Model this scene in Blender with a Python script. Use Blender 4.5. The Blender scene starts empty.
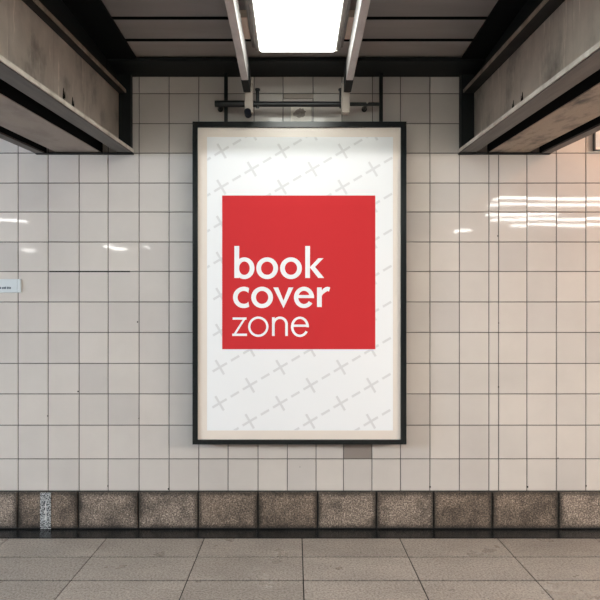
import bpy, bmesh, math, random
from mathutils import Vector
random.seed(7)
SC = bpy.context.scene
COL = SC.collection

# ------------------------------------------------------------------ camera
F, D, PX, PY, ZC = 570.0, 3.8, 295.0, 316.0, (528 - 316) / 150.0
cam = bpy.data.cameras.new('camera')
cam.sensor_width = 36
cam.lens = F / 600 * 36
cam.shift_x = (300 - PX) / 600
cam.shift_y = (PY - 300) / 600
cam.clip_start = 0.05
camo = bpy.data.objects.new('camera', cam)
camo.location = (0, -D, ZC)
camo.rotation_euler = (math.radians(90), 0, 0)
COL.objects.link(camo)
SC.camera = camo

# ------------------------------------------------------------------ world / exposure
w = bpy.data.worlds.new('world'); SC.world = w
w.use_nodes = True
w.node_tree.nodes['Background'].inputs[0].default_value = (0.5, 0.55, 0.6, 1)
w.node_tree.nodes['Background'].inputs[1].default_value = 0.0
SC.view_settings.view_transform = 'Standard'
SC.view_settings.look = 'None'
SC.view_settings.gamma = 1
SC.view_settings.exposure = -0.33

L_CENTRE = 9.0            # ceiling light over the poster
L_COOL, L_WARM = 325.0, 285.0  # lamps in the side bays
L_FILL = 34.0                # unseen tubes added behind the camera to fill the wall
L_BACK = 32.0              # tubes on the far side of the passage
C_CENTRE = (0.96, 1.0, 0.93)
C_COOL = (0.76, 0.88, 1.0)
C_WARM = (1.0, 0.89, 0.78)
C_BACK = (1.0, 0.97, 0.92)

def P(px, py, d=D):
    """photo pixel at distance d from the camera -> world point"""
    return Vector(((px - PX) / F * d, d - D, ZC + (PY - py) / F * d))

# ------------------------------------------------------------------ node helpers
def srgb(r, g, b):
    f = lambda c: (c / 255 / 12.92) if c / 255 <= 0.04045 else ((c / 255 + 0.055) / 1.055) ** 2.4
    return (f(r), f(g), f(b), 1)

def base_mat(name, col, rough=0.5, metal=0.0, spec=0.5):
    m = bpy.data.materials.new(name); m.use_nodes = True
    b = m.node_tree.nodes['Principled BSDF']
    b.inputs['Base Color'].default_value = col
    b.inputs['Roughness'].default_value = rough
    b.inputs['Metallic'].default_value = metal
    b.inputs['Specular IOR Level'].default_value = spec
    return m

def N(m, typ, **kw):
    n = m.node_tree.nodes.new(typ)
    for k, v in kw.items():
        if k in n.inputs: n.inputs[k].default_value = v
        else: setattr(n, k, v)
    return n

def lk(m, a, b): m.node_tree.links.new(a, b)

def coord(m, scale=(1, 1, 1)):
    tc = N(m, 'ShaderNodeTexCoord'); mp = N(m, 'ShaderNodeMapping')
    mp.inputs['Scale'].default_value = scale
    lk(m, tc.outputs['Object'], mp.inputs['Vector'])
    return mp.outputs['Vector']

def ramp(m, fac, stops):
    r = N(m, 'ShaderNodeValToRGB')
    e = r.color_ramp.elements
    while len(e) < len(stops): e.new(0.5)
    for i, (p, c) in enumerate(stops):
        e[i].position = p; e[i].color = c
    lk(m, fac, r.inputs['Fac'])
    return r.outputs['Color']

def noise(m, vec, scale, detail=4, rough=0.55):
    n = N(m, 'ShaderNodeTexNoise')
    n.inputs['Scale'].default_value = scale; n.inputs['Detail'].default_value = detail
    n.inputs['Roughness'].default_value = rough
    lk(m, vec, n.inputs['Vector'])
    return n.outputs['Fac']

def mix(m, fac, a, b, mode='MIX'):
    n = N(m, 'ShaderNodeMix'); n.data_type = 'RGBA'; n.blend_type = mode
    if isinstance(fac, float): n.inputs[0].default_value = fac
    else: lk(m, fac, n.inputs[0])
    for s, v in ((6, a), (7, b)):
        if isinstance(v, tuple): n.inputs[s].default_value = v
        else: lk(m, v, n.inputs[s])
    return n.outputs[2]

def setc(m, col, slot='Base Color'): lk(m, col, m.node_tree.nodes['Principled BSDF'].inputs[slot])

def bump(m, h, strength, dist=0.01):
    b = N(m, 'ShaderNodeBump'); b.inputs['Strength'].default_value = strength; b.inputs['Distance'].default_value = dist
    lk(m, h, b.inputs['Height']); lk(m, b.outputs['Normal'], m.node_tree.nodes['Principled BSDF'].inputs['Normal'])

def g(v): return (v, v, v, 1)

def grimy(name, c0, c1, scale=(1, 1, 1), ns=6, rough=0.5, metal=0.0, lo=0.35, hi=0.65, spec=0.5, fine=0.0):
    m = base_mat(name, c0, rough, metal, spec)
    v = coord(m, scale)
    c = ramp(m, noise(m, v, ns, 6, 0.6), [(lo, c1), (hi, c0)])
    if fine:
        f = ramp(m, noise(m, coord(m), 180, 3), [(0.3, g(1 - fine)), (0.7, g(1.0))])
        c = mix(m, 1.0, c, f, 'MULTIPLY')
    setc(m, c)
    return m

M = {}
# glazed wall tile, each tile a shade of its own
m = base_mat('tile_glaze', srgb(205, 195, 184), 0.09)
at = N(m, 'ShaderNodeAttribute'); at.attribute_name = 'shade'
c = ramp(m, at.outputs['Fac'], [(0.0, srgb(200, 193, 188)), (0.5, srgb(207, 200, 194)), (1.0, srgb(212, 204, 197))])
c2 = ramp(m, noise(m, coord(m), 2.2, 5, 0.6), [(0.3, g(0.92)), (0.6, g(1))])
c = mix(m, 1.0, c, c2, 'MULTIPLY'); setc(m, c)
rg = ramp(m, noise(m, coord(m), 5, 4), [(0.3, g(0.02)), (0.75, g(0.06))]); setc(m, rg, 'Roughness')
bump(m, noise(m, coord(m), 5, 1), 0.012, 0.01)
M['tile'] = m
M['tile_dark'] = base_mat('tile_darker', srgb(146, 136, 130), 0.2)
M['grout'] = grimy('grout', srgb(96, 91, 87), srgb(60, 57, 55), ns=9, rough=0.9)
M['grout_black'] = base_mat('grout_black', srgb(30, 27, 25), 0.9)
M['tile_plain'] = base_mat('passage_tile', srgb(92, 88, 84), 0.3)
# granite
m = base_mat('granite', srgb(112, 102, 94), 0.45)
v = coord(m)
sp = ramp(m, noise(m, v, 105, 4, 0.8), [(0.36, srgb(46, 42, 40)), (0.46, srgb(120, 109, 101)), (0.54, srgb(150, 138, 128)), (0.64, srgb(218, 206, 194))])
dt = ramp(m, noise(m, v, 4.5, 5, 0.7), [(0.38, g(0.46)), (0.56, g(1.05))])
at = N(m, 'ShaderNodeAttribute'); at.attribute_name = 'shade'
sh = ramp(m, at.outputs['Fac'], [(0, (0.78, 0.71, 0.64, 1)), (1, (1.12, 1.08, 1.04, 1))])
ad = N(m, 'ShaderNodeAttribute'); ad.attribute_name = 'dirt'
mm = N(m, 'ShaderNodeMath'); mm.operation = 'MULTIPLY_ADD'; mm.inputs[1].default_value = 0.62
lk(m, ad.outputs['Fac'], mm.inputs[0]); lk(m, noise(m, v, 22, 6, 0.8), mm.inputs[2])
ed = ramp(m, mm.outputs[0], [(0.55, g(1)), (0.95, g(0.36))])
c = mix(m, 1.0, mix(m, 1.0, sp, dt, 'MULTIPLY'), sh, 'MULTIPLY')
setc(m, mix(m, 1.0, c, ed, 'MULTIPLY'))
bump(m, noise(m, v, 90, 3), 0.25, 0.003)
M['granite'] = m
M['granite_edge'] = grimy('granite_edge_dirt', srgb(64, 57, 53), srgb(30, 29, 29), ns=60, rough=0.6)
M['joint'] = base_mat('dark_joint', srgb(45, 46, 46), 0.8)
# floor
m = base_mat('floor_stone', srgb(136, 127, 119), 0.36)
v = coord(m)
sp = ramp(m, noise(m, v, 85, 4, 0.8), [(0.34, srgb(98, 90, 84)), (0.48, srgb(158, 149, 140)), (0.64, srgb(190, 181, 171))])
dt = ramp(m, noise(m, coord(m, (1, 2.2, 1)), 2.0, 6, 0.65), [(0.30, g(0.78)), (0.6, g(1))])
sc_ = ramp(m, noise(m, coord(m, (14, 60, 1)), 1.0, 2, 0.5), [(0.24, g(0.45)), (0.29, g(1))])
at = N(m, 'ShaderNodeAttribute'); at.attribute_name = 'shade'
sh = ramp(m, at.outputs['Fac'], [(0, g(0.90)), (1, g(1.06))])
setc(m, mix(m, 1.0, mix(m, 1.0, mix(m, 1.0, sp, dt, 'MULTIPLY'), sh, 'MULTIPLY'), sc_, 'MULTIPLY'))
setc(m, ramp(m, noise(m, v, 3, 4), [(0.3, g(0.24)), (0.7, g(0.42))]), 'Roughness')
M['floor'] = m
M['floor_joint'] = base_mat('floor_joint', srgb(38, 36, 34), 0.85)
M['gutter'] = grimy('gutter_black', srgb(34, 36, 37), srgb(22, 23, 24), ns=8, rough=0.22)
# ceiling
m = base_mat('ceiling_panel', srgb(140, 136, 133), 0.45)
at = N(m, 'ShaderNodeAttribute'); at.attribute_name = 'shade'
sh = ramp(m, at.outputs['Fac'], [(0, srgb(124, 121, 121)), (1, srgb(148, 142, 137))])
n1 = ramp(m, noise(m, coord(m, (0.6, 2.5, 1)), 2.5, 5, 0.6), [(0.3, g(0.86)), (0.65, g(1.04))])
setc(m, mix(m, 1.0, sh, n1, 'MULTIPLY'))
M['ceiling'] = m
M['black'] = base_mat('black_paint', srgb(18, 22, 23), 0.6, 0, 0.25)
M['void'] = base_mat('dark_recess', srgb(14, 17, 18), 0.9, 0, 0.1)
# steel
m = base_mat('steel_web', srgb(128, 117, 107), 0.42, 0.25)
v = coord(m)
st = ramp(m, noise(m, coord(m, (1, 1.1, 0.8)), 3.4, 6, 0.62), [(0.30, srgb(112, 106, 100)), (0.46, srgb(176, 167, 157)), (0.68, srgb(200, 190, 179))])
dr = ramp(m, noise(m, coord(m, (1, 13, 0.7)), 1.6, 3, 0.5), [(0.28, g(0.84)), (0.42, g(1))])
sc_ = ramp(m, noise(m, coord(m, (1, 26, 2.0)), 1.4, 4, 0.7), [(0.60, g(1)), (0.70, g(1.5))])
setc(m, mix(m, 1.0, mix(m, 1.0, st, dr, 'MULTIPLY'), sc_, 'MULTIPLY'))
M['web'] = m
M['flange'] = grimy('steel_flange', srgb(92, 86, 81), srgb(58, 53, 49), scale=(8, 0.5, 1), ns=4, rough=0.45, metal=0.2, fine=0.25)
M['lip'] = grimy('lit_steel_lip', srgb(232, 226, 217), srgb(190, 182, 172), ns=10, rough=0.4, metal=0.2)  # flange steel painted pale, as if lit by the ceiling light
m = grimy('soffit_panel', srgb(162, 152, 144), srgb(118, 110, 103), scale=(1.6, 0.9, 1), ns=2.6, rough=0.55, lo=0.28, hi=0.55, fine=0.15)
M['soffit'] = m
m = grimy('soffit_panel_soot', srgb(172, 154, 136), srgb(74, 67, 61), scale=(3, 1.2, 1), ns=2.6, rough=0.55, lo=0.36, hi=0.52, fine=0.25)
M['soffit_soot'] = m
M['upper_flange'] = grimy('upper_flange', srgb(44, 42, 40), srgb(28, 28, 28), ns=7, rough=0.7, spec=0.2)  # the shadow under this flange is put into its dark colour
M['upper_lip'] = grimy('upper_flange_edge', srgb(150, 138, 124), srgb(96, 86, 76), ns=9, rough=0.5)  # bright edge of the same flange, painted lighter
M['strut'] = grimy('strut_grey', srgb(188, 184, 182), srgb(164, 161, 160), scale=(3, 1, 3), ns=6, rough=0.35, metal=0.0)
M['post'] = base_mat('post_cream', srgb(158, 147, 137), 0.45)
M['cap'] = base_mat('cap_navy', srgb(8, 10, 20), 0.7, 0, 0.1)
M['rail'] = base_mat('rail_black', srgb(26, 29, 30), 0.28, 0.3)
M['housing'] = grimy('lamp_housing', srgb(104, 97, 92), srgb(74, 69, 66), ns=14, rough=0.45, metal=0.2)
M['lamp_lip'] = base_mat('lamp_lip', srgb(225, 222, 214), 0.35)
M['bracket'] = base_mat('bracket_beige', srgb(226, 208, 192), 0.5)
# poster
M['frame'] = base_mat('frame_black', srgb(22, 27, 29), 0.22, 0.0)
M['mat'] = base_mat('mat_board', srgb(234, 223, 213), 0.30)
M['paper'] = base_mat('poster_paper', srgb(243, 244, 246), 0.9, 0, 0.1)
M['red'] = base_mat('poster_red', srgb(205, 54, 58), 0.9, 0, 0.1)
M['ink'] = base_mat('lettering_white', srgb(243, 244, 246), 0.9, 0, 0.1)
M['cross'] = base_mat('pattern_grey', srgb(224, 224, 226), 0.9, 0, 0.1)
# small signs
M['plate'] = base_mat('plate_pale', srgb(206, 212, 214), 0.3)
M['plate_ink'] = base_mat('plate_ink', srgb(70, 84, 96), 0.5)
M['sign_edge'] = base_mat('sign_edge', srgb(96, 104, 108), 0.35, 0.3)
m = grimy('notice_paper', srgb(244, 238, 230), srgb(228, 221, 212), ns=9, rough=0.6)
M['notice'] = m
M['blot'] = grimy('blot', srgb(176, 166, 156), srgb(150, 140, 131), ns=60, rough=0.7)
m = base_mat('speckled_metal', srgb(120, 128, 138), 0.3, 0.3)
setc(m, ramp(m, noise(m, coord(m), 110, 3, 0.7), [(0.42, srgb(34, 37, 41)), (0.48, srgb(132, 136, 140)), (0.55, srgb(206, 208, 208))]))
M['strip'] = m
M['strip_paint'] = base_mat('strip_paint', srgb(226, 226, 224), 0.5)

def emit(name, col, strength, stripes=False):
    m = bpy.data.materials.new(name); m.use_nodes = True
    nt = m.node_tree; nt.nodes.remove(nt.nodes['Principled BSDF'])
    e = nt.nodes.new('ShaderNodeEmission')
    e.inputs[0].default_value = (*col, 1); e.inputs[1].default_value = strength
    nt.links.new(e.outputs[0], nt.nodes['Material Output'].inputs[0])
    return m
M['diffuser'] = emit('lamp_diffuser', C_CENTRE, L_CENTRE)
M['cool_tube'] = emit('cool_tube', C_COOL, L_COOL)
M['warm_tube'] = emit('warm_tube', C_WARM, L_WARM)
M['fill_tube'] = emit('fill_tube', C_CENTRE, L_FILL)
M['orange_lamp'] = emit('orange_lamp', (1.0, 0.42, 0.18), 140.0)
M['back_tube'] = emit('passage_tube', C_BACK, L_BACK)

# ------------------------------------------------------------------ mesh helpers
class MB:
    def __init__(s): s.v = []; s.f = []; s.mi = []; s.sh = []
    def quad(s, pts, mi=0, sh=0.5):
        i = len(s.v); s.v += [tuple(p) for p in pts]; s.f.append(tuple(range(i, i + len(pts)))); s.mi.append(mi); s.sh.append(sh)
    def hexa(s, b, t, mi=0, sh=0.5):
        """b, t: two rings of n points -> closed prism"""
        n = len(b); i = len(s.v)
        s.v += [tuple(p) for p in b] + [tuple(p) for p in t]
        s.f += [tuple(range(i + n - 1, i - 1, -1)), tuple(range(i + n, i + 2 * n))]
        for k in range(n):
            s.f.append((i + k, i + (k + 1) % n, i + n + (k + 1) % n, i + n + k))
        s.mi += [mi] * (n + 2); s.sh += [sh] * (n + 2)
    def box(s, x0, x1, y0, y1, z0, z1, mi=0, sh=0.5):
        s.hexa([(x0, y0, z0), (x1, y0, z0), (x1, y1, z0), (x0, y1, z0)], [(x0, y0, z1), (x1, y0, z1), (x1, y1, z1), (x0, y1, z1)], mi, sh)
    def tube(s, a, b, r, n=16, mi=0, r2=None):
        a, b = Vector(a), Vector(b); r2 = r if r2 is None else r2
        d = (b - a).normalized(); u = d.orthogonal().normalized(); w_ = d.cross(u)
        ring = lambda c, rr: [c + u * rr * math.cos(2 * math.pi * k / n) + w_ * rr * math.sin(2 * math.pi * k / n) for k in range(n)]
        s.hexa(ring(a, r), ring(b, r2), mi)
    def build(s, name, mats, parent=None, bevel=0.0, smooth=False, loc=None):
        me = bpy.data.meshes.new(name)
        me.from_pydata(s.v, [], s.f)
        if not isinstance(mats, (list, tuple)): mats = [mats]
        for k in mats: me.materials.append(M[k])
        me.polygons.foreach_set('material_index', s.mi)
        a = me.attributes.new('shade', 'FLOAT', 'FACE'); a.data.foreach_set('value', s.sh)
        me.update()
        bm = bmesh.new(); bm.from_mesh(me)
        bmesh.ops.recalc_face_normals(bm, faces=bm.faces); bm.to_mesh(me); bm.free()
        o = bpy.data.objects.new(name, me); COL.objects.link(o)
        if parent: 
            o.parent = parent
            o.location = -parent.location
        if bevel:
            md = o.modifiers.new('bevel', 'BEVEL'); md.width = bevel; md.segments = 2; md.limit_method = 'ANGLE'
        return o

def thing(name, label, cat, loc, group=None):
    o = bpy.data.objects.new(name, None); COL.objects.link(o)
    o.location = loc; o.empty_display_size = 0.1
    o['label'] = label; o['category'] = cat
    if group: o['group'] = group
    return o
def tag(o, label, cat, group=None):
    o['label'] = label; o['category'] = cat
    if group: o['group'] = group
    return o
def struct(o):
    o['kind'] = 'structure'; return o

# ------------------------------------------------------------------ the setting
ZT = (528 - 72) / 150.0          # ceiling height
XL, XR, YB = -8.5, 8.5, -12.5
WX = lambda px: (px - PX) / 150.0
WZ = lambda py: (528 - py) / 150.0

# back wall: glazed tiles with their own chamfers over recessed grout
core = [18, 48, 79, 108, 139, 169, 198.7, 228, 258, 287.3, 316, 343.5, 372, 400.5, 430, 459.5, 489, 498.7, 527, 556.5, 586]
top = [18, 48, 79, 108, 139, 169, 198.7, 225.5, 254, 283, 313, 342, 372.5, 400.5, 430, 459.5, 489, 498.7, 527, 556.5, 586]
ext_l = [18 - 30.2 * k for k in range(40, 0, -1)]
ext_r = [586 + 29.6 * k for k in range(1, 40)]
ys = [63.5, 93.5, 123.5, 153, 183, 212, 242, 271.5, 302, 332.5, 363.5, 394, 425.3, 459, 491]
wall = MB()
wall.box(XL, XR, 0.004, 0.15, 0, ZT + 0.1, 1)
GAP = 0.0021; CH = 0.0020
for r in range(len(ys) - 1):
    xs = ext_l + (top if ys[r + 1] < 125 else core) + ext_r
    xs = [XL * 150 + PX] + [x for x in xs if XL * 150 + PX < x < XR * 150 + PX] + [XR * 150 + PX]
    for c_ in range(len(xs) - 1):
        x0, x1 = WX(xs[c_]) + GAP, WX(xs[c_ + 1]) - GAP
        z1, z0 = min(WZ(ys[r]) - GAP, ZT + 0.02), WZ(ys[r + 1]) + GAP
        if x1 - x0 < 0.01: continue
        dark = (341 < xs[c_] < 345 and ys[r] == 425.3)
        mi = 3 if dark else 0
        t = [random.uniform(-0.0005, 0.0005) for _ in range(4)]
        sh = random.random()
        b = [(x0, 0.004, z0), (x1, 0.004, z0), (x1, 0.004, z1), (x0, 0.004, z1)]
        f_ = [(x0 + CH, t[0], z0 + CH), (x1 - CH, t[1], z0 + CH), (x1 - CH, t[0] + 0, z1 - CH), (x0 + CH, t[1] + 0, z1 - CH)]
        # keep the face planar: tilt about two axes
        ax, az = random.gauss(0, 0.0016), random.gauss(0, 0.0010)
        cx, cz = (x0 + x1) / 2, (z0 + z1) / 2
        f_ = [(p[0], ax * (p[0] - cx) + az * (p[2] - cz), p[2]) for p in f_]
        wall.quad(f_, mi, sh)
        for k in range(4):
            wall.quad([b[k], b[(k + 1) % 4], f_[(k + 1) % 4], f_[k]], mi, sh)
        if dark:
            pass
# open joint and chipped corners
wall.box(WX(49), WX(130), -0.0008, 0.006, WZ(271.5) - 0.005, WZ(271.5) + 0.004, 2)
for px_, py_, s_ in ((78, 391.5, .008), (137.5, 322, .008), (139, 418.5, .006), (47.5, 416, .006), (497.7, 236, .007), (498.5, 387, .008), (498.7, 323, .006),
                    (558, 458, .006), (108, 486, .008), (168.5, 489, .009), (430, 487, .010), (527.5, 487, .010), (586, 486, .009), (300, 467, 0.004)):
    wall.box(WX(px_) - s_ / 2, WX(px_) + s_ / 2, -0.0006, 0.006, WZ(py_) - s_ * .5, WZ(py_) + s_ * .6, 2)
struct(wall.build('wall_back', ['tile', 'grout', 'grout_black', 'tile_dark']))

# granite skirting
gr = MB(); edge_d = {}
gx = [-100 - 59 * k for k in range(20, 0, -1)] + [-100, -41, 19, 79, 139, 198.5, 258, 317.5, 376, 433, 491.5, 557.5, 616] + [616 + 59 * k for k in range(1, 24)]
gr.box(XL, XR, -0.008, 0.01, 0, WZ(491), 1)
for k in range(len(gx) - 1):
    x0, x1 = max(WX(gx[k]) + 0.0040, XL), min(WX(gx[k + 1]) - 0.0040, XR)
    if x1 - x0 < 0.05: continue
    sh = random.random(); z0, z1 = 0.006, WZ(491) - 0.002
    if abs(gx[k] - 433) < 1 or abs(gx[k] - 258) < 1 or abs(gx[k] - 19) < 1: sh = 0.05
    nx_, nz_ = 12, 8; e = 0.004
    xe = [x0, x0 + e] + [x0 + (x1 - x0) * q / nx_ for q in range(1, nx_)] + [x1 - e, x1]
    ze = [z0, z0 + e] + [z0 + (z1 - z0) * q / nz_ for q in range(1, nz_)] + [z1 - e, z1]
    for i_ in range(len(xe) - 1):
        for j_ in range(len(ze) - 1):
            yy = lambda i, j: -0.008 if i in (0, len(xe) - 1) or j in (0, len(ze) - 1) else -0.02
            gr.quad([(xe[i], yy(i, j), ze[j]) for i, j in ((i_, j_), (i_ + 1, j_), (i_ + 1, j_ + 1), (i_, j_ + 1))], 0, sh)
            for i, j in ((i_, j_), (i_ + 1, j_), (i_ + 1, j_ + 1), (i_, j_ + 1)):
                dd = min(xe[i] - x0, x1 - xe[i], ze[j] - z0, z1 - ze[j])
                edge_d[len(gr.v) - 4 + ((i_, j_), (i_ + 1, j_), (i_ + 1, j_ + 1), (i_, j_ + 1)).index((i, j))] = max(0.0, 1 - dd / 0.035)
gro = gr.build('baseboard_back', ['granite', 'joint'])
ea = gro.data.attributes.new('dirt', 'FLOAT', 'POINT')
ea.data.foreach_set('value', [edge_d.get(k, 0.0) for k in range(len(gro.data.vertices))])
struct(gro)

# floor slabs and the black gutter strip along the wall
fl = MB()
fl.box(XL, XR, YB, 0.0, -0.12, -0.004, 1)
fx0 = (302 - PX) / F * (D * 212 / 222)
step = 0.6215
y_rows = [-0.171, -0.457, -0.750]
while y_rows[-1] > YB: y_rows.append(y_rows[-1] - 0.293)
for r in range(len(y_rows) - 1):
    for k in range(-15, 16):
        x0, x1 = fx0 + k * step + 0.0034, fx0 + (k + 1) * step - 0.0034
        x0, x1 = max(x0, XL), min(x1, XR)
        if x1 <= x0: continue
        gy = 0.0100 if r != 1 else 0.0042
        y1, y0 = y_rows[r] - gy, max(y_rows[r + 1] + gy, YB)
        if y1 <= y0: continue
        fl.box(x0, x1, y0, y1, -0.01, 0.0, 0, random.random())
struct(fl.build('floor', ['floor', 'floor_joint']))
gt = MB(); gt.box(XL, XR, -0.168, -0.008, -0.02, 0.0)
struct(gt.build('trim_1', 'gutter'))

BLK = 4.2
# ceiling of lapped planks
ce = MB()
ce.box(XL, XR, YB, 0.02, ZT + 0.03, ZT + 0.15, 1)
def ceil_y(py): return -D + F * (ZT - ZC) / (PY - py)
jy = [ceil_y(70), ceil_y(58), ceil_y(39), ceil_y(17)]
while jy[-1] > YB: jy.append(jy[-1] - 0.25)
jy = [0.0] + jy
for r in range(len(jy) - 1):
    y1, y0 = jy[r] - 0.008, max(jy[r + 1] + 0.008, YB)
    if y1 <= y0: continue
    sh = random.random()
    # the near edge of each plank hangs a little lower, with a dark edge face
    zf, zn = ZT - 0.002, ZT - 0.010
    ce.hexa([(XL, y0 + .002, zn), (XR, y0 + .002, zn), (XR, y1, zf), (XL, y1, zf)],
            [(XL, y0 + .002, ZT + 0.035), (XR, y0 + .002, ZT + 0.035), (XR, y1, ZT + 0.035), (XL, y1, ZT + 0.035)], 0, sh)
    ce.box(XL, XR, y0 - 0.002, y0 + 0.002, zn + 0.0005, ZT + 0.034, 1)
struct(ce.build('ceiling', ['ceiling', 'void']))
tr = MB(); tr.box(XL, XR, -0.24, -0.002, ZT - 0.035, ZT - 0.0105); struct(tr.build('trim_2', 'black', bevel=0.004))
for nm, xa, xb in (('trim_shade_left', -1.25, -0.99), ('trim_shade_right', 1.04, 1.24)):
    tr = MB(); tr.box(xa, xb, -BLK, -0.245, ZT - 0.022, ZT - 0.0105); struct(tr.build(nm, 'void'))  # black strips stand in for the ceiling shade beside the beams

# the rest of the passage, behind and to the sides of the camera
for nm, b in (('wall_front', (XL, XR, YB - 0.15, YB, 0, ZT + .1)), ('wall_left', (XL - .15, XL, YB, 0, 0, ZT + .1)), ('wall_right', (XR, XR + .15, YB, 0, 0, ZT + .1))):
    q = MB(); q.box(*b); struct(q.build(nm, 'tile_plain'))

# ------------------------------------------------------------------ steel beams
VPX, VPY = 302.0, 269.0
SL = (PY - VPY) / F                 # rise per metre towards the wall
SX = (VPX - PX) / F
BL = 4.0                            # beam length
def beam(sgn, label, cols, soffit_mat, drips):
    """cols: photo x, at the wall, of the flange tip, web, ... (left beam); sgn -1 left, +1 right"""
    tip, fl_in, sof_in, sof_out, out_in, out_out, web, utip = [WX(v) for v in cols]
    zb = WZ(153.5)                  # underside at the wall
    zu0, zu1 = WZ(95.5), WZ(92)     # upper flange
    t = thing('steel_beam', label, 'beam', ((tip + out_out) / 2, -0.0, zb))
    def ext(poly, y0=-0.004, y1=-BL):
        mb = MB()
        mb.hexa([(x + SX * y0, y0, z + SL * y0) for x, z in poly], [(x + SX * y1, y1, z + SL * y1) for x, z in poly])
        return mb
    th = 0.022
    rect = lambda a, b, z0, z1: [(a, z0), (b, z0), (b, z1), (a, z1)]
    ext(rect(tip - sgn * -0.006, fl_in, zb, zb + th)).build('lower_flange', 'flange', t)
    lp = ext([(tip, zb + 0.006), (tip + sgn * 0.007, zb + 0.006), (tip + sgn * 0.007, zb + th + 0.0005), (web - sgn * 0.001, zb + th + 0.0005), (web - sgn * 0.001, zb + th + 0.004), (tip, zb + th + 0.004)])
    lp.build('flange_lip', 'lip', t)  # its pale top leg is added to bounce light onto the web
    wb = ext(rect(web, web + sgn * 0.02, zb + th, zu0))
    for px_, py_ in drips:
        tt = (px_ - PX) / F; d_ = (web - SX * D) / (tt - SX); c0 = P(px_, py_, d_)
        for w0, h0, oy in ((.012, .05, 0), (.007, .03, .016)):
            x_ = web - sgn * 0.0008; y_ = c0.y + oy
            xx = lambda yq, off: x_ + SX * yq + off
            tri = [(y_ - w0, c0.z - h0 * .5), (y_ + w0, c0.z - h0 * .5), (y_ + w0 * .3, c0.z + h0 * .6), (y_ - w0 * .3, c0.z + h0 * .6)]
            wb.hexa([(xx(a_, 0), a_, b_) for a_, b_ in tri], [(xx(a_, sgn * .004), a_, b_) for a_, b_ in tri], 1)
    wb.build('web', ['web', 'void'], t)
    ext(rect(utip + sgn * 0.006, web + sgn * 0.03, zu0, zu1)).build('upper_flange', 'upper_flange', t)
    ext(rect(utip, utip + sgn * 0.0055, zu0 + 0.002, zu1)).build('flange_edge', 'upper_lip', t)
    # black sheet standing in for the shade between beam and ceiling
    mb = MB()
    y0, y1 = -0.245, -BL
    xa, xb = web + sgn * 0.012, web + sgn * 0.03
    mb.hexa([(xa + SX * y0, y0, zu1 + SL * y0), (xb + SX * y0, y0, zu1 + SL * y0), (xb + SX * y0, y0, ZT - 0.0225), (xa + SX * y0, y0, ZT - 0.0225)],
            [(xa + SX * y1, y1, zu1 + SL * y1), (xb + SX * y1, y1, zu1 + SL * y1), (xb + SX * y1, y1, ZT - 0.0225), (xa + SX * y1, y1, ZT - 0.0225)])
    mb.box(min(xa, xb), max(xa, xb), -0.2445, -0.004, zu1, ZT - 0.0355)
    mb.build('shade_fascia', 'black', t)
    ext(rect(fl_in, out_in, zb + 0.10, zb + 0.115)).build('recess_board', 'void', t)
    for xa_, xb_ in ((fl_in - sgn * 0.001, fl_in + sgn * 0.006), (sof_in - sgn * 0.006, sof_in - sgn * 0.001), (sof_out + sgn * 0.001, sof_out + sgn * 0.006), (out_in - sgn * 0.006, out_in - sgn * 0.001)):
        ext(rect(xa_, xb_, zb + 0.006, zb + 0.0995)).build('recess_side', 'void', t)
    ext(rect(sof_in, sof_out, zb + 0.002, zb + 0.0295)).build('soffit_panel', soffit_mat, t)
    ext(rect(out_in, out_out, zb - 0.004, zb + th)).build('outer_flange', 'flange', t)
    ext(rect(out_in + sgn * 0.002, out_in + sgn * 0.02, zb + th, zu0)).build('outer_web', 'web', t)
    # end plate against the wall
    mb = MB(); mb.box(min(tip + sgn * 0.008, web + sgn * .03), max(tip + sgn * 0.008, web + sgn * .03), -0.05, -0.004, zb + th + 0.012, ZT - 0.035)
    mb.build('end_plate', 'black', t)
    mb = MB(); mb.box(min(tip, out_out), max(tip, out_out), -0.035, -0.004, zb - 0.010, zb - 0.003)
    mb.build('bearing_plate', 'black', t)
    return t
beam(-1, 'left steel beam with lip painted pale as if lit and grey soffit running to the wall', (134, 119, 102, 58, 46, 37, 121, 128.5), 'soffit', ((63.5, 94), (72.5, 103)))
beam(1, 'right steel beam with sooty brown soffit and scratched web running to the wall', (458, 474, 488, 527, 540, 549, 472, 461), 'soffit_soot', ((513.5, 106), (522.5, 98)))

# ------------------------------------------------------------------ ceiling light
dl = 3.30
def on_d(px_, d): return (px_ - PX) / F * d
zl = ZC + (PY - 50) / F * dl
yl = -D + dl
xl0, xl1 = on_d(259, dl), on_d(336, dl)
LEN = 1.75
cl = thing('ceiling_light', 'long bright white ceiling light with grey metal edges above the poster', 'ceiling light', ((xl0 + xl1) / 2, yl - LEN / 2, ZT))
mb = MB()
mb.hexa([(xl0 + .002, yl - LEN, zl + 0.010), (xl1 - .002, yl - LEN, zl + 0.010), (xl1 - .002, yl, zl + 0.010), (xl0 + .002, yl, zl + 0.010)],
        [(xl0 + .014, yl - LEN + .01, zl - 0.016), (xl1 - .014, yl - LEN + .01, zl - 0.016), (xl1 - .014, yl - .01, zl - 0.016), (xl0 + .014, yl - .01, zl - 0.016)])
mb.build('diffuser', 'diffuser', cl)
for s_, xa in ((-1, xl0), (1, xl1)):
    mb = MB()
    prof = [(0.001, 0.0), (0.020, 0.0), (0.024, 0.014), (0.040, 0.018), (0.044, ZT - zl + 0.006), (0.001, ZT - zl + 0.006)]
    mb.hexa([(xa + s_ * a, yl + 0.006, zl + b) for a, b in prof], [(xa + s_ * a, yl - LEN, zl + b) for a, b in prof])
    mb.build('side_housing', 'housing', cl)
mb = MB(); mb.box(xl0 - 0.0, xl1 + 0.008, yl + 0.002, yl + 0.014, zl - 0.004, zl + 0.016); mb.build('end_lip', 'lamp_lip', cl)
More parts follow.
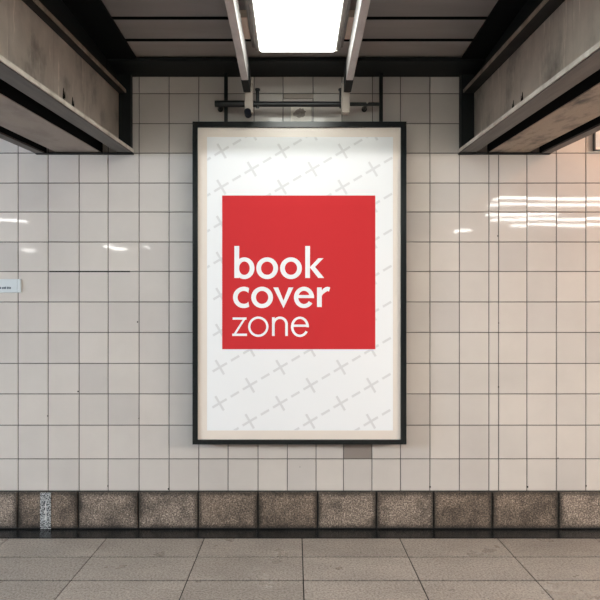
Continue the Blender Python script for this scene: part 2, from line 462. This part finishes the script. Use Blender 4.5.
mb = MB(); mb.box(xl0, xl1, yl - LEN, yl + 0.001, zl + 0.014, ZT + 0.006); mb.build('top_pan', 'housing', cl)
for s_, xa, xb in ((-1, xl0 - 0.0455, on_d(241.5, 3.2)), (1, xl1 + 0.0455, on_d(356, 3.2))):
    ya, yb = -D + 3.02, -D + 3.26; zb = ZT - 0.045
    mb = MB()
    mb.hexa([(xa, ya, zb), (xb + s_ * 0.004, ya, zb), (xb, yb, zb), (xa, yb, zb)], [(xa, ya, ZT - .004), (xb + s_ * .004, ya, ZT - .004), (xb, yb, ZT - .004), (xa, yb, ZT - .004)])
    mb.build('side_bracket', 'bracket', cl, bevel=0.003)

# ------------------------------------------------------------------ bars slung under the ceiling, with end posts
def strut(p_end, p_near, label, cap):
    """p_end, p_near: photo x of the inner-bottom edge at the wall end and at the picture's top"""
    s_ = -1 if p_end[0] < PX else 1
    d0, d1 = 3.60, 2.60
    a = P(p_end[0], p_end[1], d0); b = P(p_near[0], p_near[1], d1)
    dr = b - a
    c_ = a + dr * (1.9 / abs(dr.y))
    wd, hh = 0.042, 0.12
    t = thing('support_bar', label, 'bar', (a.x, a.y, a.z))
    def ring(p): return [(p.x, p.y, p.z), (p.x + s_ * wd, p.y, p.z), (p.x + s_ * wd, p.y, p.z + hh), (p.x, p.y, p.z + hh)]
    mb = MB(); mb.hexa(ring(a), ring(c_)); mb.build('tube', 'strut', t, bevel=0.003)
    e_ = a + dr * 0.17; o_ = 0.002
    def ring2(p): return [(p.x - s_ * o_, p.y, p.z - o_), (p.x + s_ * (wd + o_), p.y, p.z - o_), (p.x + s_ * (wd + o_), p.y, p.z + hh + o_), (p.x - s_ * o_, p.y, p.z + hh + o_)]
    mb = MB(); mb.hexa(ring2(a), ring2(e_)); mb.build('dark_end', 'black', t, bevel=0.002)  # wall end of the bar, coloured black
    zb = P(0, 112.5, d0).z
    xc = a.x + s_ * 0.012
    mb = MB(); mb.box(min(xc - s_ * 0.026, xc + s_ * 0.026), max(xc - s_ * 0.026, xc + s_ * 0.026), a.y + 0.002, a.y + 0.045, zb, a.z + 0.06)
    mb.build('end_post', 'post', t, bevel=0.004)
    if cap:
        mb = MB(); mb.tube((xc - 0.004, a.y + 0.024, zb - 0.006), (xc - 0.004, a.y - 0.028, zb - 0.004), 0.022, 16)
        mb.build('end_cap', 'cap', t)
    mb = MB(); xa_, xb_ = sorted((c_.x, c_.x + s_ * wd)); mb.box(xa_, xb_, c_.y + .06, c_.y + .1, c_.z + hh, ZT - 0.014); mb.build('hanger', 'strut', t)
    mb = MB(); mb.box(xa_ - .03, xb_ + .03, c_.y + 0.03, c_.y + 0.13, ZT - 0.0135, ZT - 0.0105)
    mb.build('ceiling_plate', 'strut', t)
    return t
strut((250.5, 92), (233.5, 0), 'grey ceiling bar left of the light, its end post capped in navy', True)
strut((344.0, 92), (361.5, 0), 'grey ceiling bar right of the light, its cream end post uncapped', False)

# ------------------------------------------------------------------ pipe rail behind the poster's top edge
dr_ = 3.70
rl = thing('pipe_rail', 'black horizontal pipe rail above the poster frame', 'rail', tuple(P(297, 104, dr_)))
q = lambda px_, py_: tuple(P(px_, py_, dr_))
mb = MB(); mb.tube(q(215, 103.8), q(255, 103.8), 0.021); mb.build('sleeve', 'rail', rl)
mb = MB(); mb.tube(q(253, 104.2), q(343, 104.2), 0.017); mb.build('pipe', 'rail', rl)
mb = MB(); mb.tube(q(341, 104.2), q(379, 104.2), 0.012); mb.build('pipe_end', 'rail', rl)
for px_ in (257.5, 341.0):
    mb = MB(); a = P(px_, 90.5, dr_); b = P(px_, 108, dr_)
    mb.tube(b, a, 0.011); mb.tube(a, a + Vector((0, 0, 0.010)), 0.017)
    mb.build('clamp', 'rail', rl)
for px_ in (218.5, 366.0):
    a = P(px_, 104, dr_); mb = MB(); mb.tube(a, (a.x, -0.001, a.z), 0.012); mb.tube((a.x, -0.010, a.z), (a.x, -0.0015, a.z), 0.018); mb.build('wall_stay', 'rail', rl)
for px_ in (347, 367):
    a = P(px_, 103, dr_); mb = MB(); mb.tube((a.x, a.y - .018, a.z), (a.x, a.y - .010, a.z), 0.007, 12); mb.build('bolt', 'lip', rl)

# ------------------------------------------------------------------ hanger rods
df = 3.70                                # front plane of the poster frame
for px_, sd in ((226, 'left'), (381, 'right')):
    a = P(px_, 121.5, 3.735)
    mb = MB(); mb.box(a.x - 0.0115, a.x + 0.0115, a.y - 0.008, a.y + 0.008, a.z, ZT - 0.036)
    o = mb.build('hanger_rod', 'black')
    tag(o, f'black upright hanger rod from the ceiling to the {sd} end of the poster frame', 'rod')

# ------------------------------------------------------------------ framed poster
yF = -D + df
fp0, fp1 = P(192.5, 444.5, df), P(406.5, 121.5, df)       # outer corners
ip0, ip1 = P(197.5, 440, df), P(401, 127, df)
pt = thing('framed_poster', 'large framed poster with a red square, hung on the tiled wall', 'poster', ((fp0.x + fp1.x) / 2, -0.05, fp0.z))
mb = MB(); X0, X1, Z0, Z1 = fp0.x, fp1.x, fp0.z, fp1.z; a0, a1, b0, b1 = ip0.x, ip1.x, ip0.z, ip1.z
yb_ = -0.022
mb.hexa([(X0, yF, Z0), (a0, yF, b0), (a0, yF, b1), (X0, yF, Z1)], [(X0, yb_, Z0), (a0, yb_, b0), (a0, yb_, b1), (X0, yb_, Z1)])
mb.hexa([(a1, yF, b0), (X1, yF, Z0), (X1, yF, Z1), (a1, yF, b1)], [(a1, yb_, b0), (X1, yb_, Z0), (X1, yb_, Z1), (a1, yb_, b1)])
mb.hexa([(X0, yF, Z0), (X1, yF, Z0), (a1, yF, b0), (a0, yF, b0)], [(X0, yb_, Z0), (X1, yb_, Z0), (a1, yb_, b0), (a0, yb_, b0)])
mb.hexa([(a0, yF, b1), (a1, yF, b1), (X1, yF, Z1), (X0, yF, Z1)], [(a0, yb_, b1), (a1, yb_, b1), (X1, yb_, Z1), (X0, yb_, Z1)])
mb.build('frame', 'frame', pt)
dm = 3.712; ym = -D + dm
mb = MB(); mb.box(a0 + .001, a1 - .001, ym, -0.03, b0 + .001, b1 - .001); mb.build('mat_board', 'mat', pt)
for xs_ in (X0 + 0.15, X1 - 0.25):
    for zs_ in (Z0 + 0.15, Z1 - 0.25):
        mb = MB(); mb.box(xs_, xs_ + 0.1, yb_, -0.002, zs_, zs_ + 0.1); mb.build('wall_spacer', 'black', pt)
# paper: layers 1 mm apart so nothing touches
dp = dm - 0.0012
q = lambda x, y, d=dp: P(x, y, d)
s0, s1 = P(207, 430.5, dp), P(393, 137, dp)
mb = MB(); mb.box(s0.x, s1.x, s0.y, s0.y + 0.001, s0.z, s1.z); sheet = mb.build('print_sheet', 'paper', pt)

class Ink(MB):
    """flat printing: polygons in photo pixels, given a hair of thickness"""
    def __init__(s, d, t=0.0004): super().__init__(); s.d = d; s.t = t
    def poly(s, pts):
        s.k = getattr(s, 'k', 0) + 1
        a = [P(x, y, s.d - 0.000004 * (s.k % 61)) for x, y in pts]
        s.hexa(a, [p + Vector((0, s.t, 0)) for p in a])
    def rect(s, x0, y0, x1, y1): s.poly([(x0, y0), (x1, y0), (x1, y1), (x0, y1)])
    def ring(s, cx, cy, ro, ri, a0=0, a1=360, b0=None, b1=None, n=48):
        b0 = a0 if b0 is None else b0; b1 = a1 if b1 is None else b1
        for k in range(n):
            A = [math.radians(a0 + (a1 - a0) * (k + j) / n) for j in (0, 1)]
            B = [math.radians(b0 + (b1 - b0) * (k + j) / n) for j in (0, 1)]
            o = [(cx + ro[0] * math.cos(v), cy - ro[1] * math.sin(v)) for v in A]
            i = [(cx + ri[0] * math.cos(v), cy - ri[1] * math.sin(v)) for v in B]
            s.poly([o[0], o[1], i[1], i[0]])

def child_of(o, root):
    """sub-part: parent to a part, which itself sits at minus its root"""
    o.parent = root; o.location = (0, 0, 0)
    return o
# grey crosses and dashes, clipped to the sheet
def clip(poly, x0, y0, x1, y1):
    def cut(ps, ins, ix):
        out = []
        for k in range(len(ps)):
            a, b = ps[k], ps[(k + 1) % len(ps)]
            if ins(a): out.append(a)
            if ins(a) != ins(b): out.append(ix(a, b))
        return out
    ix_x = lambda X: (lambda a, b: (X, a[1] + (b[1] - a[1]) * (X - a[0]) / (b[0] - a[0])))
    ix_y = lambda Y: (lambda a, b: (a[0] + (b[0] - a[0]) * (Y - a[1]) / (b[1] - a[1]), Y))
    for ins, ix in ((lambda p: p[0] >= x0, ix_x(x0)), (lambda p: p[0] <= x1, ix_x(x1)), (lambda p: p[1] >= y0, ix_y(y0)), (lambda p: p[1] <= y1, ix_y(y1))):
        poly = cut(poly, ins, ix)
        if len(poly) < 3: return None
    return poly
pat = Ink(dp - 0.0008)
U = Vector((math.cos(math.radians(30.5)), -math.sin(math.radians(30.5)))); V = Vector((-U.y, U.x))
def bar(c_, u, v, L, W_):
    ps = [c_ + u * (-L / 2) + v * (-W_ / 2), c_ + u * (L / 2) + v * (-W_ / 2), c_ + u * (L / 2) + v * (W_ / 2), c_ + u * (-L / 2) + v * (W_ / 2)]
    ps = clip([(p.x, p.y) for p in ps], 207.2, 137.2, 392.6, 430.2)
    if ps: pat.poly(ps)
for r in range(-4, 17):
    for j in range(-12, 12):
        c_ = Vector((250 + 30.45 * r + 60.6 * j, 385.3 - 18.02 * r))
        if not (190 < c_.x < 410 and 120 < c_.y < 450): continue
        bar(c_, U, V, 16.6, 2.3); bar(c_, V, U, 16.6, 2.3)
        bar(c_ + U * 17.7, U, V, 9.6, 2.3)
child_of(pat.build('cross_pattern', 'cross'), sheet)
r0, r1 = P(222.2, 349.2, dp - 0.0017), P(375.3, 195.5, dp - 0.0017)
mb = MB(); mb.box(r0.x, r1.x, r0.y, r0.y + 0.0004, r0.z, r1.z); child_of(mb.build('red_square', 'red'), sheet)

di = dp - 0.0026
k1 = Ink(di)      # book
k1.rect(234.3, 246, 239.2, 278)
k1.ring(244.4, 268.2, (10.1, 10.9), (5.3, 6.7))
k1.ring(267.15, 268.2, (10.9, 10.9), (6.1, 6.6))
k1.ring(291.0, 268.2, (10.9, 10.9), (6.1, 6.6))
k1.rect(305.2, 246, 310, 278)
k1.poly([(309.5, 267.6), (318.2, 258.2), (323.4, 258.2), (313.2, 268.8)])
k1.poly([(309.5, 267.0), (314.6, 266.3), (324.2, 278), (318.3, 278)])
child_of(k1.build('lettering', 'ink'), sheet)
k2 = Ink(di)      # cover
k2.ring(243.8, 297.4, (10.8, 10.7), (6.2, 6.4), 60, 300, 42, 318)
k2.ring(262.1, 297.4, (10.9, 10.7), (6.1, 6.5))
k2.poly([(273.2, 287.4), (278.2, 287.4), (283.5, 300.5), (283.5, 308.3)])
k2.poly([(288.6, 287.4), (293.4, 287.4), (283.5, 308.3), (283.5, 300.5)])
k2.ring(304.0, 297.4, (10.1, 10.7), (5.7, 6.6), -3, 326)
k2.rect(297, 295, 313.9, 298.1)
k2.rect(317, 287.4, 321.8, 307)
k2.poly([(321.2, 297), (321.2, 291.2), (323.2, 288.6), (325.5, 292.3), (323.0, 294)])
k2.poly([(323.2, 288.6), (325.6, 287.1), (327.5, 290.9), (325.2, 292.4)])
k2.poly([(325.6, 287.1), (328.0, 286.8), (330.2, 287.5), (329.0, 291.5), (327.4, 290.9)])
child_of(k2.build('lettering', 'ink'), sheet)
k3 = Ink(di)      # zone
k3.rect(232.6, 317.4, 246.5, 319.7); k3.rect(232.2, 333.6, 247, 336)
k3.poly([(242.8, 319.6), (246.5, 317.6), (236.0, 334), (232.2, 336)])
k3.ring(258.3, 326.7, (10.2, 10.2), (7.9, 7.9))
k3.rect(272, 317.2, 274.7, 336)
k3.ring(280, 324.6, (7.9, 8.1), (5.2, 5.6), 0, 180)
k3.rect(285.2, 324.5, 287.9, 336)
k3.ring(299.9, 326.8, (9.0, 10.2), (6.4, 7.8), -3, 330)
k3.rect(292.6, 324.5, 308.8, 326.9)
child_of(k3.build('lettering', 'ink'), sheet)

# ------------------------------------------------------------------ small things on the wall
# pale plate at the left edge, with a row of tiny illegible print
a, b = P(-46, 292.6, D - 0.012), P(20.8, 279, D - 0.012)
t = thing('wall_plate', 'small pale plastic sign plate on the tiles at the left edge', 'sign', ((a.x + b.x) / 2, 0, a.z))
mb = MB(); mb.box(a.x, b.x - 0.022, -0.012, -0.0015, a.z, b.z); mb.build('plate', 'plate', t, bevel=0.002)
mb = MB(); mb.box(b.x - 0.021, b.x, -0.013, -0.0015, a.z, b.z); mb.build('end_clip', 'plate', t, bevel=0.002)
mb = MB()
px_ = -28.0
while px_ < 10.5:
    wd = random.uniform(0.5, 1.3); p0, p1 = P(px_, 289.0, D - 0.0128), P(px_ + wd, 287.1 - random.uniform(0, .4), D - 0.0128)
    mb.box(p0.x, p1.x, p0.y, p0.y + 0.0006, p0.z, p1.z); px_ += wd + random.choice((0.35, 0.35, 0.9))
mb.build('print_line', 'plate_ink', t)
# framed board at the right edge
a, b = P(595, 150, D - 0.03), P(670, 118, D - 0.03)
t = thing('wall_board', 'pale board in a steel frame below the right beam, at the picture edge', 'sign', ((a.x + b.x) / 2, 0, a.z))
mb = MB(); mb.box(a.x + 0.006, b.x - 0.006, -0.024, -0.0015, a.z + 0.02, b.z - 0.006); mb.build('panel', 'plate', t)
mb = MB(); mb.box(a.x, a.x + 0.0055, -0.03, -0.0015, a.z, b.z); mb.box(b.x - 0.0055, b.x, -0.03, -0.0015, a.z, b.z); mb.box(a.x, b.x, -0.03, -0.0015, b.z - 0.0055, b.z); mb.box(a.x, b.x, -0.03, -0.0015, a.z, a.z + 0.004); mb.build('frame', 'sign_edge', t)
mb = MB(); mb.box(a.x + 0.006, b.x - 0.006, -0.03, -0.0015, a.z + 0.0045, a.z + 0.0195); mb.build('bottom_rail', 'lamp_lip', t)
# notice with a grey blot above the poster
t = thing('paper_notice', 'small cream paper notice with a grey blot, above the poster', 'notice', (WX(301), 0, WZ(121)))
mb = MB(); mb.box(WX(290.8), WX(311), -0.0045, -0.0022, WZ(124), WZ(106)); mb.build('paper', 'notice', t)
mb = MB(); pts = []
for k in range(22):
    an = 2 * math.pi * k / 22; rr = random.uniform(0.75, 1.1)
    pts.append((WX(299.6 + 6.0 * rr * math.cos(an) + 1.2 * math.sin(an)), WZ(113.2 - 5.0 * rr * math.sin(an))))
mb.hexa([(x, -0.0052, z) for x, z in pts], [(x, -0.0047, z) for x, z in pts]); mb.build('blot', 'blot', t)
# narrow pale strip on the tiles
mb = MB(); mb.box(WX(283.5), WX(313.5), -0.012, -0.0022, WZ(99), WZ(94.5))
tag(mb.build('pale_strip', 'post', bevel=0.003), 'narrow cream strip on the tiles just above the pipe rail', 'cover')
# speckled metal strip on the skirting
t = thing('cover_strip', 'narrow speckled silver strip upright on the stone skirting at left', 'strip', (WX(47), 0, 0.002))
mb = MB(); mb.box(WX(41.8), WX(52.4), -0.026, -0.0205, 0.002, WZ(491.5)); mb.build('strip', 'strip', t, bevel=0.001)
mb = MB()
for y0, y1, x0, x1 in ((502, 506, 46, 48.2), (505, 509, 46.6, 48.6), (508.5, 512, 45.6, 47.6), (511, 515.5, 46.6, 48.8), (515, 519, 45.8, 48), (504, 519, 47.3, 48.1)):
    z = random.uniform(-.4, .4)
    mb.hexa([(WX(x0), -0.0272, WZ(y1)), (WX(x0 + 1.1), -0.0272, WZ(y1)), (WX(x1), -0.0272, WZ(y0)), (WX(x1 - 1.1), -0.0272, WZ(y0))],
            [(WX(x0), -0.0264, WZ(y1)), (WX(x0 + 1.1), -0.0264, WZ(y1)), (WX(x1), -0.0264, WZ(y0)), (WX(x1 - 1.1), -0.0264, WZ(y0))])
mb.build('painted_scrawl', 'strip_paint', t)

# ------------------------------------------------------------------ other lamps of the passage, some added for fill and glow
def panel_lamp(x, y, lx, ly, mat, label, group, z=ZT - 0.06):
    t = thing('panel_lamp', label, 'ceiling light', (x, y, ZT), group)
    hx, hy = lx / 2, ly / 2
    mb = MB(); mb.box(x - hx - .012, x + hx + .012, y - hy - .012, y + hy + .012, z + 0.012, ZT - 0.005); mb.build('housing', 'housing', t)
    mb = MB(); mb.box(x - hx, x + hx, y - hy, y + hy, z, z + 0.0115); mb.build('diffuser', mat, t)
    return t
t = thing('glow_lamp', 'small orange lamp added for its glow beyond the right beam', 'ceiling light', (2.55, -0.6, ZT))  # unseen lamp added to warm the upper right wall
mb = MB(); mb.tube((2.55, -0.6, ZT - 0.0105), (2.55, -0.6, ZT - 0.05), 0.10, 24); mb.build('housing', 'housing', t)
mb = MB(); mb.tube((2.55, -0.6, ZT - 0.051), (2.55, -0.6, ZT - 0.10), 0.085, 24, 0, 0.06); mb.build('glass', 'orange_lamp', t)
def hung_tube(x, mat, label):
    z, r, y0, y1 = 2.2, 0.085, -5.2, -2.7
    t = thing('tube_lamp', label, 'ceiling light', (x, (y0 + y1) / 2, ZT))
    mb = MB(); mb.tube((x, y0, z), (x, y1, z), r, 20); mb.build('tube', mat, t)
    mb = MB(); mb.box(x - .05, x + .05, y0, y1, z + r + .004, z + r + .05); mb.build('housing', 'housing', t)
    for y in (y0 + .3, y1 - .3):
        mb = MB(); mb.tube((x, y, z + r + .05), (x, y, ZT - .002), 0.008, 8); mb.build('hanger', 'black', t)
hung_tube(-6.8, 'cool_tube', 'bluish hanging tube lamp beyond the left beam')
hung_tube(6.8, 'warm_tube', 'warm hanging tube lamp beyond the right beam')
for y in (-4.7, -7.4):  # unseen fill lights, added to brighten the upper wall and poster
    t = thing('tube_lamp', 'added white fill tube between the beams behind the viewer', 'ceiling light', (0, y, ZT), 'added fill tubes behind the viewer')
    mb = MB(); mb.tube((-0.75, y, 2.84), (0.75, y, 2.84), 0.06, 20); mb.build('tube', 'fill_tube', t)
    mb = MB(); mb.box(-0.75, 0.75, y - .05, y + .05, 2.905, ZT - 0.006); mb.build('housing', 'housing', t)
for py_, a_, b_, dp_ in ((199, 488, 600, .12), (203.5, 459, 475, .13), (205, 490, 640, .12),
                   (215, 486, 560, .16), (219.5, 432, 458, .17), (220, 492, 620, .17), (224, 403, 420, .17), (225, 432, 458, .2), (226, 510, 600, .2), (230, 403, 420, .22), (230.5, 445, 470, .2),
                   (221, -6, 28, .16), (247, 104, 112, .4), (249.5, 113, 125, .4), (247, 145, 155, .4), (247.5, 171, 183, .3), (250.5, 20, 33, .3)):
    tot = F * (ZT - 0.06 - ZC) / (PY - py_)
    xa, xb = (a_ - PX) / F * tot, (b_ - PX) / F * tot
    xb = min(xb, XR - 0.1); xa = max(xa, XL + .1)
    panel_lamp((xa + xb) / 2, -(tot - D), xb - xa, dp_, 'back_tube', 'narrow lamp on the passage ceiling behind the viewer', 'narrow lamps behind the viewer')
